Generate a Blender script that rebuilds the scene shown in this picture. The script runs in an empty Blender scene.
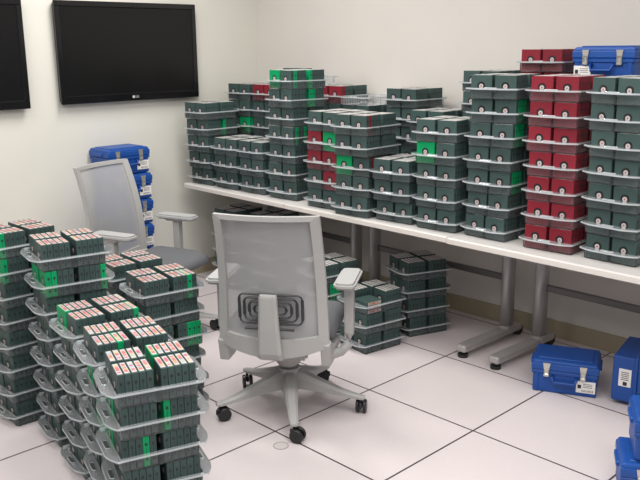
import bpy, bmesh, math, random
from mathutils import Vector, Matrix
random.seed(7)
SC = bpy.context.scene
COL = SC.collection
PI = math.pi
MODE = 'final'
INDIV = set("""T12.2.0.0.0 T12.1.0.0.0 T12.3.0.0.0 T12.0.0.0.0 T12.6.0.1.0 T12.5.0.1.0 T12.4.0.1.0 T12.3.0.1.0 T12.5.0.0.0 T11.6.0.0.0 T12.2.0.1.0 T12.0.0.1.0
T12.4.0.0.0 T12.1.0.1.0 T11.5.0.0.0 T11.4.0.0.0 T11.3.0.0.0 T11.2.0.0.0 T11.1.0.0.0 T11.6.0.1.0 T12.6.0.0.0 T11.0.0.0.0 T11.4.0.1.0 T11.5.0.1.0
T11.3.0.1.0 T11.2.0.1.0 T11.1.0.1.0 T10.6.0.0.0 T11.0.0.1.0 T10.5.0.0.0 T10.4.0.0.0 T10.6.0.1.0 T10.5.0.1.0 T10.3.0.0.0 T10.2.0.0.0 S1.5.1.0.0
T10.1.0.0.0 T10.4.0.1.0 B8.7.0.0.0 S1.5.0.0.0 T10.2.0.1.0 T10.0.0.0.0 T10.3.0.1.0 T9.4.0.0.0 S1.3.0.0.0 T9.3.0.0.0 B8.7.0.1.0 T9.2.0.0.0
T10.1.0.1.0 T9.4.0.1.0 T9.1.0.0.0 S3.5.0.0.0 T10.0.0.1.0 T9.0.0.0.0 S2.5.0.0.0 S1.3.1.0.0 S1.4.1.0.0 T9.2.0.1.0 T9.3.0.1.0 S1.4.0.0.0
T9.0.0.1.0 T8.2.0.0.0 T9.1.0.1.0 T8.1.0.0.0 T8.0.0.0.0 T8.2.0.1.0 S3.0.0.0.0 S3.3.0.0.0 S3.4.0.0.0 T8.1.0.1.0 T6.4.0.0.0 T6.2.0.0.0
T6.3.0.0.0 T8.0.0.1.0 T6.1.0.0.0 S7.5.0.0.0 T6.0.0.0.0 S2.4.0.0.0 S5.3.0.0.0 S3.2.0.0.0 S4.7.1.0.0 S5.2.0.0.0 S4.7.0.0.0 S1.5.0.0.1
S5.1.0.0.0 T6.1.0.1.0 S1.5.0.0.2 T6.2.0.1.0 T6.4.0.1.0 T6.3.0.1.0 S1.5.0.0.3 T6.0.0.1.0 S1.5.0.0.4 B5.5.0.0.0 S5.0.0.0.0 S1.5.1.0.1
S4.5.0.0.0 S3.1.0.0.0 U1.2.1.0.0 S6.5.0.0.0 S1.5.1.0.2 S1.5.1.0.3 S1.5.1.0.4 S4.3.0.0.0 S2.2.0.0.0 S4.6.0.0.0 S4.4.0.0.0 S5.4.0.0.0
T5.3.0.1.0 S3.5.0.1.0 U1.1.0.0.0 S4.0.0.0.0 U1.0.0.0.0 T5.1.0.1.0 T5.4.0.1.0 T5.2.0.1.0 B5.5.0.1.0 S4.6.1.0.0 T5.0.0.1.0 S1.2.1.0.0
T4.1.0.0.0 T5.2.0.0.0 T4.0.0.0.0 S4.2.0.0.0 T4.2.0.0.0 S4.1.0.0.0 S7.5.1.0.0 T4.3.0.0.0 T4.4.0.0.0 S2.3.0.0.0 S2.5.0.1.0 S1.5.0.1.0
T4.5.0.0.0 T5.1.0.0.0 S7.5.0.1.0 T4.6.0.0.0 T4.0.0.1.0 S1.3.0.1.0 T4.1.0.1.0 S5.5.0.0.0 B3.5.0.0.0 U2.3.0.0.0 T3.2.0.0.0 S3.0.0.1.0
T5.4.0.0.0 T5.3.0.0.0 T3.1.0.0.0 S1.4.0.0.2 T4.2.0.1.0 S1.4.0.0.1 U3.3.0.1.0 T3.0.0.0.0 T5.0.0.0.0 S2.1.0.0.0 S1.4.0.0.3 S1.3.0.0.1
S1.4.0.0.4 S1.3.0.0.2 T4.3.0.1.0 T4.4.0.1.0 S1.3.0.0.3 T2.2.0.0.0 S2.5.1.0.0 S1.4.0.1.0 S1.3.0.0.4 U3.2.0.1.0 U5.2.0.0.0 U5.3.0.0.0
T2.1.0.0.0 S1.4.1.0.1 S1.4.1.0.2 U5.1.0.0.0 S1.3.1.0.1 S1.4.1.0.3 U2.0.0.0.0 T4.5.0.1.0 T2.0.0.0.0 S1.3.1.0.2 T3.2.0.1.0 S3.4.0.1.0
S3.2.0.1.0 S1.3.1.0.3 B6.4.0.1.0 T1.4.0.0.0 S1.3.1.0.4 S5.6.0.0.0 T1.3.0.0.0 U2.2.0.0.0 S7.4.1.0.0 S1.4.1.0.4 B7.6.0.1.0 S2.3.0.1.0
T1.2.0.0.0 T3.0.0.1.0 T4.6.0.1.0 T3.1.0.1.0 T1.1.0.0.0 B1.5.0.0.0 S3.3.0.1.0 U5.3.0.1.0 U2.1.0.0.0 T1.0.0.0.0 B1.3.0.0.0 B1.4.0.0.0
U5.2.0.1.0 U2.3.0.1.0 T2.2.0.1.0 U4.3.0.0.0 U5.1.0.1.0 S2.2.0.1.0 S1.5.1.1.0 S3.5.1.0.0 S2.1.0.1.0 B2.4.0.1.0 U4.2.0.0.0 U5.0.0.0.0
S7.3.1.0.0 B5.3.0.0.0 S4.7.0.0.1 B2.5.0.1.0 S4.7.0.0.3 S4.7.0.0.2 U5.0.0.1.0 S4.7.0.0.4 B2.3.0.1.0 B5.4.0.0.0 T2.1.0.1.0 S1.2.1.0.4
S4.3.0.1.0 S4.6.0.1.0 T1.3.0.1.0 S4.0.0.1.0 T2.0.0.1.0 S4.7.0.1.0 S4.7.1.0.1 S4.7.1.0.2 S4.7.1.0.3 T1.1.0.1.0 B1.5.0.1.0 B7.5.0.1.0
S4.7.1.0.4 T1.4.0.1.0 S3.1.0.1.0 T1.2.0.1.0 S1.2.1.0.3 S7.4.0.0.0 B5.4.0.1.0 T1.0.0.1.0 S4.5.0.1.0 S5.7.0.0.2 U2.3.1.0.0 S4.6.0.0.1
S1.2.1.0.2 S7.5.0.0.1 S4.1.0.1.0 S5.7.0.0.3 S5.7.0.0.4 S5.7.1.0.0 S4.6.0.0.2 S7.5.0.0.3 S4.4.0.1.0 U1.1.1.0.0 S4.6.0.0.3 S5.7.0.0.1
S4.6.0.0.4 S7.5.0.0.2 S7.5.0.0.4 S4.6.1.0.1 S5.0.0.1.0 S1.2.1.0.1 S2.4.0.1.0 S4.6.1.0.4 S4.6.1.0.3 S4.6.1.0.2 S7.5.1.0.2 S7.5.1.0.3
S7.5.1.0.1 U4.0.0.0.0 S4.2.0.1.0 U5.4.0.0.0 S7.5.1.0.4 S5.7.0.0.0 S2.5.1.0.1 S5.6.0.0.1 S4.3.0.0.1 S5.6.0.0.3 S6.5.0.0.1 S5.6.0.0.2
U2.2.1.0.0 S5.5.0.0.1 S2.5.1.1.0 S5.6.0.0.4 S1.2.0.0.0 U2.1.1.0.0 S5.3.0.0.1 S5.4.0.0.1 S5.5.0.0.2""".split())

# ------------------------------------------------------------------ materials
def new_mat(name):
    m = bpy.data.materials.new(name); m.use_nodes = True
    nt = m.node_tree; nt.nodes.clear()
    out = nt.nodes.new('ShaderNodeOutputMaterial')
    return m, nt, out
def principled(name, col, rough=.5, metal=0., noise=0., nscale=30., spec=.5, bump=0., bscale=200.):
    m, nt, out = new_mat(name)
    b = nt.nodes.new('ShaderNodeBsdfPrincipled')
    b.inputs['Roughness'].default_value = rough; b.inputs['Metallic'].default_value = metal
    b.inputs['Specular IOR Level'].default_value = spec
    b.inputs['Base Color'].default_value = (*col, 1)
    if noise or bump:
        tc = nt.nodes.new('ShaderNodeTexCoord')
    if noise:
        n = nt.nodes.new('ShaderNodeTexNoise'); n.inputs['Scale'].default_value = nscale; n.inputs['Detail'].default_value = 3
        nt.links.new(tc.outputs['Object'], n.inputs['Vector'])
        r = nt.nodes.new('ShaderNodeMapRange'); r.inputs['From Min'].default_value = .3; r.inputs['From Max'].default_value = .7
        r.inputs['To Min'].default_value = 1 - noise; r.inputs['To Max'].default_value = 1 + noise
        nt.links.new(n.outputs['Fac'], r.inputs['Value'])
        x = nt.nodes.new('ShaderNodeVectorMath'); x.operation = 'SCALE'
        x.inputs[0].default_value = col; nt.links.new(r.outputs['Result'], x.inputs['Scale'])
        nt.links.new(x.outputs['Vector'], b.inputs['Base Color'])
    if bump:
        n2 = nt.nodes.new('ShaderNodeTexNoise'); n2.inputs['Scale'].default_value = bscale
        nt.links.new(tc.outputs['Object'], n2.inputs['Vector'])
        bp = nt.nodes.new('ShaderNodeBump'); bp.inputs['Strength'].default_value = bump; bp.inputs['Distance'].default_value = .002
        nt.links.new(n2.outputs['Fac'], bp.inputs['Height']); nt.links.new(bp.outputs['Normal'], b.inputs['Normal'])
    nt.links.new(b.outputs['BSDF'], out.inputs['Surface'])
    return m
def cart_mat(name, col, vary=.12):
    # moulded plastic, each cartridge a shade of its own
    m, nt, out = new_mat(name)
    b = nt.nodes.new('ShaderNodeBsdfPrincipled'); b.inputs['Roughness'].default_value = .5; b.inputs['Specular IOR Level'].default_value = .25
    oi = nt.nodes.new('ShaderNodeObjectInfo')
    r = nt.nodes.new('ShaderNodeMapRange'); r.inputs['To Min'].default_value = 1 - vary; r.inputs['To Max'].default_value = 1 + vary
    nt.links.new(oi.outputs['Random'], r.inputs['Value'])
    x = nt.nodes.new('ShaderNodeVectorMath'); x.operation = 'SCALE'; x.inputs[0].default_value = col
    nt.links.new(r.outputs['Result'], x.inputs['Scale']); nt.links.new(x.outputs['Vector'], b.inputs['Base Color'])
    nt.links.new(b.outputs['BSDF'], out.inputs['Surface'])
    return m
def clear_mat(name, veil, tint, rough=.12, tr=(.985, .995, .995), fres=1.35):
    m, nt, out = new_mat(name)
    t = nt.nodes.new('ShaderNodeBsdfTransparent'); t.inputs['Color'].default_value = (*tr, 1)
    d = nt.nodes.new('ShaderNodeBsdfDiffuse'); d.inputs['Color'].default_value = (*tint, 1)
    tl = nt.nodes.new('ShaderNodeBsdfTranslucent'); tl.inputs['Color'].default_value = (*tint, 1)
    dm = nt.nodes.new('ShaderNodeMixShader'); dm.inputs['Fac'].default_value = .4
    nt.links.new(d.outputs[0], dm.inputs[1]); nt.links.new(tl.outputs[0], dm.inputs[2])
    a = nt.nodes.new('ShaderNodeMixShader'); a.inputs['Fac'].default_value = veil
    nt.links.new(t.outputs[0], a.inputs[1]); nt.links.new(dm.outputs[0], a.inputs[2])
    g = nt.nodes.new('ShaderNodeBsdfGlossy'); g.inputs['Roughness'].default_value = rough
    g.inputs['Color'].default_value = (.95, .97, 1, 1)
    f = nt.nodes.new('ShaderNodeFresnel'); f.inputs['IOR'].default_value = fres
    s = nt.nodes.new('ShaderNodeMixShader')
    nt.links.new(f.outputs[0], s.inputs['Fac']); nt.links.new(a.outputs[0], s.inputs[1]); nt.links.new(g.outputs[0], s.inputs[2])
    nt.links.new(s.outputs[0], out.inputs['Surface'])
    return m

TILE = .61
def floor_mat():
    m, nt, out = new_mat('raised_floor_tiles')
    N = nt.nodes.new; L = nt.links.new
    b = N('ShaderNodeBsdfPrincipled'); b.inputs['Roughness'].default_value = .38; b.inputs['Specular IOR Level'].default_value = .35
    tc = N('ShaderNodeTexCoord'); sp = N('ShaderNodeSeparateXYZ'); L(tc.outputs['Object'], sp.inputs[0])
    def edge(axis):
        a = N('ShaderNodeMath'); a.operation = 'DIVIDE'; a.inputs[1].default_value = TILE; L(sp.outputs[axis], a.inputs[0])
        f = N('ShaderNodeMath'); f.operation = 'FRACT'; L(a.outputs[0], f.inputs[0])
        s = N('ShaderNodeMath'); s.operation = 'SUBTRACT'; s.inputs[1].default_value = .5; L(f.outputs[0], s.inputs[0])
        ab = N('ShaderNodeMath'); ab.operation = 'ABSOLUTE'; L(s.outputs[0], ab.inputs[0])
        g = N('ShaderNodeMath'); g.operation = 'GREATER_THAN'; g.inputs[1].default_value = .5 - .0068; L(ab.outputs[0], g.inputs[0])
        return g, a
    gx, ax = edge('X'); gy, ay = edge('Y')
    mx = N('ShaderNodeMath'); mx.operation = 'MAXIMUM'; L(gx.outputs[0], mx.inputs[0]); L(gy.outputs[0], mx.inputs[1])
    # each tile a slightly different shade + fine speckle
    fx = N('ShaderNodeMath'); fx.operation = 'FLOOR'; L(ax.outputs[0], fx.inputs[0])
    fy = N('ShaderNodeMath'); fy.operation = 'FLOOR'; L(ay.outputs[0], fy.inputs[0])
    cb = N('ShaderNodeCombineXYZ'); L(fx.outputs[0], cb.inputs[0]); L(fy.outputs[0], cb.inputs[1])
    wn = N('ShaderNodeTexWhiteNoise'); wn.noise_dimensions = '3D'; L(cb.outputs[0], wn.inputs['Vector'])
    n = N('ShaderNodeTexNoise'); n.inputs['Scale'].default_value = 55; n.inputs['Detail'].default_value = 4; L(tc.outputs['Object'], n.inputs['Vector'])
    v = N('ShaderNodeMath'); v.operation = 'MULTIPLY_ADD'; v.inputs[1].default_value = .035; v.inputs[2].default_value = .95; L(wn.outputs['Value'], v.inputs[0])
    v2 = N('ShaderNodeMath'); v2.operation = 'MULTIPLY_ADD'; v2.inputs[1].default_value = .07; L(n.outputs['Fac'], v2.inputs[0]); L(v.outputs[0], v2.inputs[2])
    sc = N('ShaderNodeVectorMath'); sc.operation = 'SCALE'; sc.inputs[0].default_value = FLOOR_COL; L(v2.outputs[0], sc.inputs['Scale'])
    mix = N('ShaderNodeMix'); mix.data_type = 'RGBA'; L(mx.outputs[0], mix.inputs['Factor']); L(sc.outputs['Vector'], mix.inputs['A'])
    mix.inputs['B'].default_value = (.045, .035, .04, 1)
    L(mix.outputs['Result'], b.inputs['Base Color'])
    L(b.outputs[0], out.inputs['Surface'])
    return m
def label_mat(name, pal, white):
    # barcode sticker: white ends and a run of small coloured character boxes
    m, nt, out = new_mat(name)
    N = nt.nodes.new; L = nt.links.new
    b = N('ShaderNodeBsdfPrincipled'); b.inputs['Roughness'].default_value = .5
    uv = N('ShaderNodeUVMap'); sp = N('ShaderNodeSeparateXYZ'); L(uv.outputs[0], sp.inputs[0])
    oi = N('ShaderNodeObjectInfo')
    fl = N('ShaderNodeMath'); fl.operation = 'MULTIPLY'; fl.inputs[1].default_value = 9; L(sp.outputs['Y'], fl.inputs[0])
    ff = N('ShaderNodeMath'); ff.operation = 'FLOOR'; L(fl.outputs[0], ff.inputs[0])
    cb = N('ShaderNodeCombineXYZ'); L(ff.outputs[0], cb.inputs[0]); L(oi.outputs['Random'], cb.inputs[1]); 
    fx = N('ShaderNodeMath'); fx.operation = 'FLOOR'; L(sp.outputs['X'], fx.inputs[0]); L(fx.outputs[0], cb.inputs[2])
    wn = N('ShaderNodeTexWhiteNoise'); wn.noise_dimensions = '3D'; L(cb.outputs[0], wn.inputs['Vector'])
    cr = N('ShaderNodeValToRGB'); cr.color_ramp.interpolation = 'CONSTANT'
    els = cr.color_ramp.elements
    els[0].position = 0; els[0].color = (*pal[0][1], 1); els[1].position = pal[1][0]; els[1].color = (*pal[1][1], 1)
    for p, c in pal[2:]:
        e = els.new(p); e.color = (*c, 1)
    L(wn.outputs['Value'], cr.inputs['Fac'])
    # coloured only in the middle of the sticker
    a = N('ShaderNodeMath'); a.operation = 'SUBTRACT'; a.inputs[1].default_value = .5; L(sp.outputs['Y'], a.inputs[0])
    ab = N('ShaderNodeMath'); ab.operation = 'ABSOLUTE'; L(a.outputs[0], ab.inputs[0])
    lt = N('ShaderNodeMath'); lt.operation = 'LESS_THAN'; lt.inputs[1].default_value = .385; L(ab.outputs[0], lt.inputs[0])
    xf = N('ShaderNodeMath'); xf.operation = 'FRACT'; L(sp.outputs['X'], xf.inputs[0])
    xs = N('ShaderNodeMath'); xs.operation = 'SUBTRACT'; xs.inputs[1].default_value = .5; L(xf.outputs[0], xs.inputs[0])
    xa = N('ShaderNodeMath'); xa.operation = 'ABSOLUTE'; L(xs.outputs[0], xa.inputs[0])
    xl = N('ShaderNodeMath'); xl.operation = 'LESS_THAN'; xl.inputs[1].default_value = .36; L(xa.outputs[0], xl.inputs[0])
    mm = N('ShaderNodeMath'); mm.operation = 'MULTIPLY'; L(lt.outputs[0], mm.inputs[0]); L(xl.outputs[0], mm.inputs[1])
    mix = N('ShaderNodeMix'); mix.data_type = 'RGBA'; L(mm.outputs[0], mix.inputs['Factor'])
    mix.inputs['A'].default_value = (*white, 1); L(cr.outputs['Color'], mix.inputs['B'])
    L(mix.outputs['Result'], b.inputs['Base Color']); L(b.outputs[0], out.inputs['Surface'])
    return m
def mesh_fabric_mat():
    # woven chair mesh: threads with open holes between them (the weave is far finer than a pixel)
    m, nt, out = new_mat('grey_chair_mesh')
    N = nt.nodes.new; L = nt.links.new
    d = N('ShaderNodeBsdfPrincipled'); d.inputs['Base Color'].default_value = (.41, .41, .415, 1); d.inputs['Roughness'].default_value = .6
    t = N('ShaderNodeBsdfTransparent')
    mx = N('ShaderNodeMixShader'); mx.inputs['Fac'].default_value = .80
    L(t.outputs[0], mx.inputs[1]); L(d.outputs[0], mx.inputs[2]); L(mx.outputs[0], out.inputs['Surface'])
    return m

FLOOR_COL = (.66, .60, .605)
M = {}
M['floor'] = floor_mat()
M['wall_back'] = principled('cream_wall_paint', (.68, .645, .60), .75, noise=.015, nscale=3)
M['wall_left'] = principled('grey_white_wall_paint', (.74, .725, .655), .75, noise=.015, nscale=3)
M['base'] = principled('tan_vinyl_baseboard', (.36, .31, .215), .5)
M['table'] = principled('white_laminate', (.63, .605, .585), .35, noise=.01)
M['tedge'] = principled('pale_edge_band', (.68, .64, .60), .4)
M['leg'] = principled('brushed_grey_metal', (.47, .455, .445), .40, .45)
M['bar'] = principled('dark_grey_bar', (.16, .15, .145), .45, .3)
M['black'] = principled('black_rubber', (.018, .018, .02), .5)
M['teal'] = cart_mat('dark_green_cartridge_plastic', (.047, .080, .075))
M['red'] = cart_mat('dark_red_cartridge_plastic', (.215, .017, .030))
M['green'] = cart_mat('bright_green_cartridge_plastic', (.0, .30, .105))
M['groove'] = principled('dark_groove', (.012, .016, .017), .6)
pal = [(0, (.46, .13, .12)), (.24, (.50, .25, .21)), (.42, (.48, .22, .08)), (.52, (.52, .40, .39)), (.64, (.42, .10, .14)), (.82, (.48, .38, .18)), (.91, (.28, .38, .46))]
M['label'] = label_mat('coloured_volume_label', pal, (.50, .47, .46))
pale = [(0, (.46, .44, .43)), (.22, (.60, .58, .56)), (.4, (.52, .44, .42)), (.55, (.62, .60, .58)), (.7, (.40, .39, .39)), (.82, (.56, .48, .44)), (.92, (.5, .5, .5))]
M['label2'] = label_mat('plain_volume_label', pale, (.62, .60, .58))
M['hubring'] = principled('black_hub_ring', (.008, .008, .01), .35)
M['hub'] = principled('white_hub', (.47, .42, .41), .45)
M['hubpin'] = principled('hub_pin', (.32, .14, .13), .45)
M['tub'] = clear_mat('clear_tray_plastic', .09, (.92, .97, 1.0), .2, (.985, .995, .995), 1.25)
M['rim'] = clear_mat('clear_tray_rim_plastic', .24, (.95, .98, 1.0), .1)
M['rimedge'] = clear_mat('clear_tray_painted_glint', .62, (.92, .97, 1.0), .1)  # denser pale veil paints in the light piped along clear plastic edges
M['case'] = principled('blue_case_plastic', (.006, .064, .30), .45, noise=.06, nscale=40, bump=.1)
M['lid'] = principled('blue_lid_plastic', (.007, .070, .32), .45, noise=.06, nscale=40, bump=.1)
M['steel'] = principled('nickel_latch', (.62, .60, .55), .3, .75)
M['paper'] = principled('white_paper', (.82, .80, .78), .6)
M['ink'] = principled('black_ink', (.02, .02, .022), .6)
M['tv'] = principled('glossy_black_bezel', (.006, .006, .007), .18)
M['screen'] = principled('dark_screen', (.007, .007, .0073), .25, spec=.28)
M['tvlogo'] = principled('silver_logo', (.55, .55, .55), .4)
M['frame'] = principled('light_grey_chair_plastic', (.41, .405, .395), .42)
M['pad'] = principled('pale_armrest_pad', (.42, .42, .415), .5)
M['mesh'] = mesh_fabric_mat()
M['seat'] = principled('grey_seat_fabric', (.125, .128, .138), .85, noise=.1, nscale=300)
M['cast'] = principled('black_caster', (.012, .012, .014), .4)
M['lumbar'] = principled('charcoal_lumbar', (.035, .037, .042), .5)
M['screw'] = principled('floor_plug', (.60, .55, .54), .4)
M['plugring'] = principled('floor_plug_groove', (.33, .30, .29), .5)

# ------------------------------------------------------------------ mesh helpers
def obj(name, bm, mat, parent=None, smooth=False, loc=None, mats=None):
    me = bpy.data.meshes.new(name)
    bmesh.ops.recalc_face_normals(bm, faces=bm.faces[:])
    bm.to_mesh(me); bm.free()
    for mm in (mats or [mat]): me.materials.append(mm)
    if smooth:
        for p in me.polygons: p.use_smooth = True
    o = bpy.data.objects.new(name, me); COL.objects.link(o)
    if parent is not None: o.parent = parent
    if loc is not None: o.location = loc
    return o
def empty(name, loc, rz=0):
    o = bpy.data.objects.new(name, None); COL.objects.link(o)
    o.location = loc; o.rotation_euler = (0, 0, rz); o.empty_display_size = .05
    return o
def tag(o, label, cat, group=None, kind=None):
    o['label'] = label; o['category'] = cat
    if group: o['group'] = group
    if kind: o['kind'] = kind
    return o
def dup(root):
    r = root.copy(); COL.objects.link(r)
    for ch in list(root.children):
        c = ch.copy(); COL.objects.link(c); c.parent = r
        for g in list(ch.children):
            d = g.copy(); COL.objects.link(d); d.parent = c
    return r
def box(bm, lo, hi, bev=0., mi=0, mat=None, seg=1):
    lo = Vector(lo); hi = Vector(hi)
    r = bmesh.ops.create_cube(bm, size=1, matrix=Matrix.Translation((lo + hi) / 2) @ Matrix.Diagonal((*(hi - lo), 1)))
    vs = r['verts']; fs = list({f for v in vs for f in v.link_faces})
    for f in fs: f.material_index = mi
    if bev:
        es = list({e for v in vs for e in v.link_edges})
        rr = bmesh.ops.bevel(bm, geom=es, offset=bev, segments=seg, affect='EDGES', profile=.5)
        for f in rr['faces']: f.material_index = mi
        vs = list({v for f in rr['faces'] for v in f.verts} | {v for v in vs if v.is_valid})
    if mat is not None: bmesh.ops.transform(bm, matrix=mat, verts=[v for v in vs if v.is_valid])
    return vs
def cyl(bm, r, a, b, n=16, r2=None, mi=0):
    a = Vector(a); b = Vector(b); d = b - a
    q = d.to_track_quat('Z', 'Y').to_matrix().to_4x4()
    rr = bmesh.ops.create_cone(bm, cap_ends=True, segments=n, radius1=r, radius2=r if r2 is None else r2, depth=d.length,
                               matrix=Matrix.Translation((a + b) / 2) @ q)
    for f in {f for v in rr['verts'] for f in v.link_faces}: f.material_index = mi
    return rr['verts']
def tube(bm, pts, r, n=8, closed=False, ry=None):
    """sweep an (elliptic) section along pts"""
    pts = [Vector(p) for p in pts]; rings = []; N = len(pts)
    ry = ry or r
    up0 = Vector((0, 0, 1))
    for i, p in enumerate(pts):
        if closed: t = (pts[(i + 1) % N] - pts[i - 1]).normalized()
        else: t = (pts[min(i + 1, N - 1)] - pts[max(i - 1, 0)]).normalized()
        up = up0 if abs(t.dot(up0)) < .95 else Vector((0, 1, 0))
        s = t.cross(up).normalized(); u = s.cross(t).normalized()
        rings.append([bm.verts.new(p + s * (r * math.cos(2 * PI * k / n)) + u * (ry * math.sin(2 * PI * k / n))) for k in range(n)])
    R = range(N if closed else N - 1)
    for i in R:
        A = rings[i]; B = rings[(i + 1) % N]
        for k in range(n): bm.faces.new((A[k], A[(k + 1) % n], B[(k + 1) % n], B[k]))
    if not closed:
        bm.faces.new(rings[0][::-1]); bm.faces.new(rings[-1])
def prism(bm, poly, z0, z1, mi=0, mat=None):
    """closed polygon (x,y) extruded z0..z1"""
    lo = [bm.verts.new((x, y, z0)) for x, y in poly]; hi = [bm.verts.new((x, y, z1)) for x, y in poly]
    fs = [bm.faces.new(lo[::-1]), bm.faces.new(hi)]
    n = len(poly)
    for i in range(n): fs.append(bm.faces.new((lo[i], lo[(i + 1) % n], hi[(i + 1) % n], hi[i])))
    for f in fs: f.material_index = mi
    if mat is not None: bmesh.ops.transform(bm, matrix=mat, verts=lo + hi)
    return lo + hi
def rrect(w, h, r, n=4, cx=0, cy=0):
    o = []
    for sx, sy, a0 in ((1, 1, 0), (-1, 1, 90), (-1, -1, 180), (1, -1, 270)):
        for k in range(n + 1):
            a = math.radians(a0 + 90 * k / n)
            o.append((cx + sx * (w / 2 - r) + r * math.cos(a), cy + sy * (h / 2 - r) + r * math.sin(a)))
    return o

# ------------------------------------------------------------------ room
WALL_V, WALL_U = 1.90, -2.31
def structure(name, lo, hi, mat):
    bm = bmesh.new(); box(bm, lo, hi); o = obj(name, bm, mat); o['kind'] = 'structure'; return o
structure('floor', (-2.55, -3.4, -.06), (3.2, 2.1, 0), M['floor'])
structure('wall_back', (-2.55, WALL_V, 0), (3.2, WALL_V + .15, 2.9), M['wall_back'])
structure('wall_left', (WALL_U - .15, -3.4, 0), (WALL_U, WALL_V, 2.9), M['wall_left'])
structure('baseboard_back', (WALL_U, WALL_V - .012, 0), (3.2, WALL_V, .10), M['base'])
structure('baseboard_left', (WALL_U, -3.4, 0), (WALL_U + .012, WALL_V - .012, .10), M['base'])
# round screwed plug in one of the floor tiles
bm = bmesh.new(); prism(bm, rrect(.058, .058, .029, 8), 0, .0012)
t = obj('floor_plug', bm, M['screw'], loc=(.117, -.070, 0)); tag(t, 'small round plug set flush in the floor tile before the near chair', 'floor plug')
bm = bmesh.new(); tube(bm, [(x, y, .0012) for x, y in rrect(.062, .062, .031, 8)], .0016, 6, True)
obj('ring', bm, M['plugring'], t)

# ------------------------------------------------------------------ televisions
def television(label, v0, v1, z0, z1):
    uf = -2.25
    t = empty('television', (uf, (v0 + v1) / 2, z0)); w = v1 - v0; h = z1 - z0
    tag(t, label, 'television', 'televisions on the left wall')
    bm = bmesh.new(); b = .035
    box(bm, (-.055, -w / 2 + .01, .01), (-.012, w / 2 - .01, h - .01), .006); obj('back_shell', bm, M['tv'], t)
    bm = bmesh.new()
    box(bm, (-.02, -w / 2, 0), (0, w / 2, .05), .004); box(bm, (-.02, -w / 2, h - b), (0, w / 2, h), .004)
    box(bm, (-.02, -w / 2, .046), (0, -w / 2 + b, h - b + .004), .004); box(bm, (-.02, w / 2 - b, .046), (0, w / 2, h - b + .004), .004)
    obj('bezel', bm, M['tv'], t)
    bm = bmesh.new(); box(bm, (-.014, -w / 2 + b - .002, .048), (-.006, w / 2 - b + .002, h - b + .002)); obj('screen', bm, M['screen'], t)
    bm = bmesh.new(); box(bm, (-.062, -.2, h * .3), (-.054, .2, h * .7), .004); obj('wall_mount', bm, M['black'], t)
    # maker's mark in the middle of the lower bezel: a small disc and two letters
    cu = bpy.data.curves.new('logo', 'FONT'); cu.body = 'LG'; cu.size = .022; cu.extrude = .0004; cu.align_x = 'LEFT'; cu.align_y = 'CENTER'
    cu.materials.append(M['tvlogo'])
    tmp = bpy.data.objects.new('logo', cu); COL.objects.link(tmp); bpy.context.view_layer.update()
    lm = bpy.data.meshes.new_from_object(tmp.evaluated_get(bpy.context.evaluated_depsgraph_get())); bpy.data.objects.remove(tmp)
    lo = bpy.data.objects.new('logo', lm); COL.objects.link(lo); lo.parent = t
    lo.rotation_euler = (PI / 2, 0, PI / 2); lo.location = (.0009, .004, .026)
    bm = bmesh.new(); bmesh.ops.create_cone(bm, cap_ends=True, segments=20, radius1=.0095, radius2=.0095, depth=.001, matrix=Matrix.Translation((.0007, -.010, .026)) @ Matrix.Rotation(PI / 2, 4, 'Y'))
    obj('logo_disc', bm, M['tvlogo'], t)
television('black flat television on the left wall, whole screen in view', .262, 1.297, 1.298, 1.922)
television('black flat television cut off by the left edge of the photo', -.975, .062, 1.288, 1.922)

# ------------------------------------------------------------------ tables
TZ = .73
def table(u0, u1, vf, depth, rz, label, feet):
    w = u1 - u0
    t = empty('work_table', (u0, vf, 0), rz); tag(t, label, 'table', 'white tables along the back wall')
    bm = bmesh.new(); box(bm, (0.002, .004, TZ - .032), (w - .002, depth, TZ), .003); top = obj('tabletop', bm, M['table'], t)
    bm = bmesh.new(); box(bm, (0.002, -.001, TZ - .030), (w - .002, .006, TZ - .003), .003, seg=2); obj('edge_band', bm, M['tedge'], top)
    for fx in feet:
        y0 = .70
        bm = bmesh.new(); prism(bm, rrect(.062, .085, .03, 5, fx, y0), .07, TZ - .06); c = obj('leg', bm, M['leg'], t, True)
        bm = bmesh.new(); prism(bm, rrect(.072, .096, .033, 5, fx, y0), .045, .085); obj('collar', bm, M['leg'], c)
        bm = bmesh.new(); box(bm, (fx - .034, .27, .03), (fx + .034, .82, .072), .016, seg=3); f = obj('foot', bm, M['leg'], t)
        bm = bmesh.new()
        cyl(bm, .028, (fx, .30, 0), (fx, .30, .018), 20); cyl(bm, .012, (fx, .30, .016), (fx, .30, .034), 12); obj('front_glide', bm, M['black'], f)
        bm = bmesh.new()
        cyl(bm, .033, (fx - .022, .805, .033), (fx + .022, .805, .033), 20); obj('rear_roller', bm, M['black'], f)
        bm = bmesh.new(); box(bm, (fx - .03, .15, TZ - .062), (fx + .03, .8, TZ - .033), .004); obj('bracket', bm, M['leg'], t)
    bm = bmesh.new(); box(bm, (feet[0] + .028, .70, .335), (feet[-1] - .028, .722, .372), .005); obj('crossbar', bm, M['bar'], t)
RZ = math.radians(-1.3)
table(-2.115, -1.055, 1.035, .825, RZ, 'far white table in the corner, holding the two low stacks', (.058, .975))
table(-1.052, .166, 1.008, .825, RZ, 'middle white table, holding the red-and-green faced stack', (.085, 1.115))
table(.170, 1.60, .970, .825, RZ, 'near white table, holding the tall all-red stack', (.11, 1.33))

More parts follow.
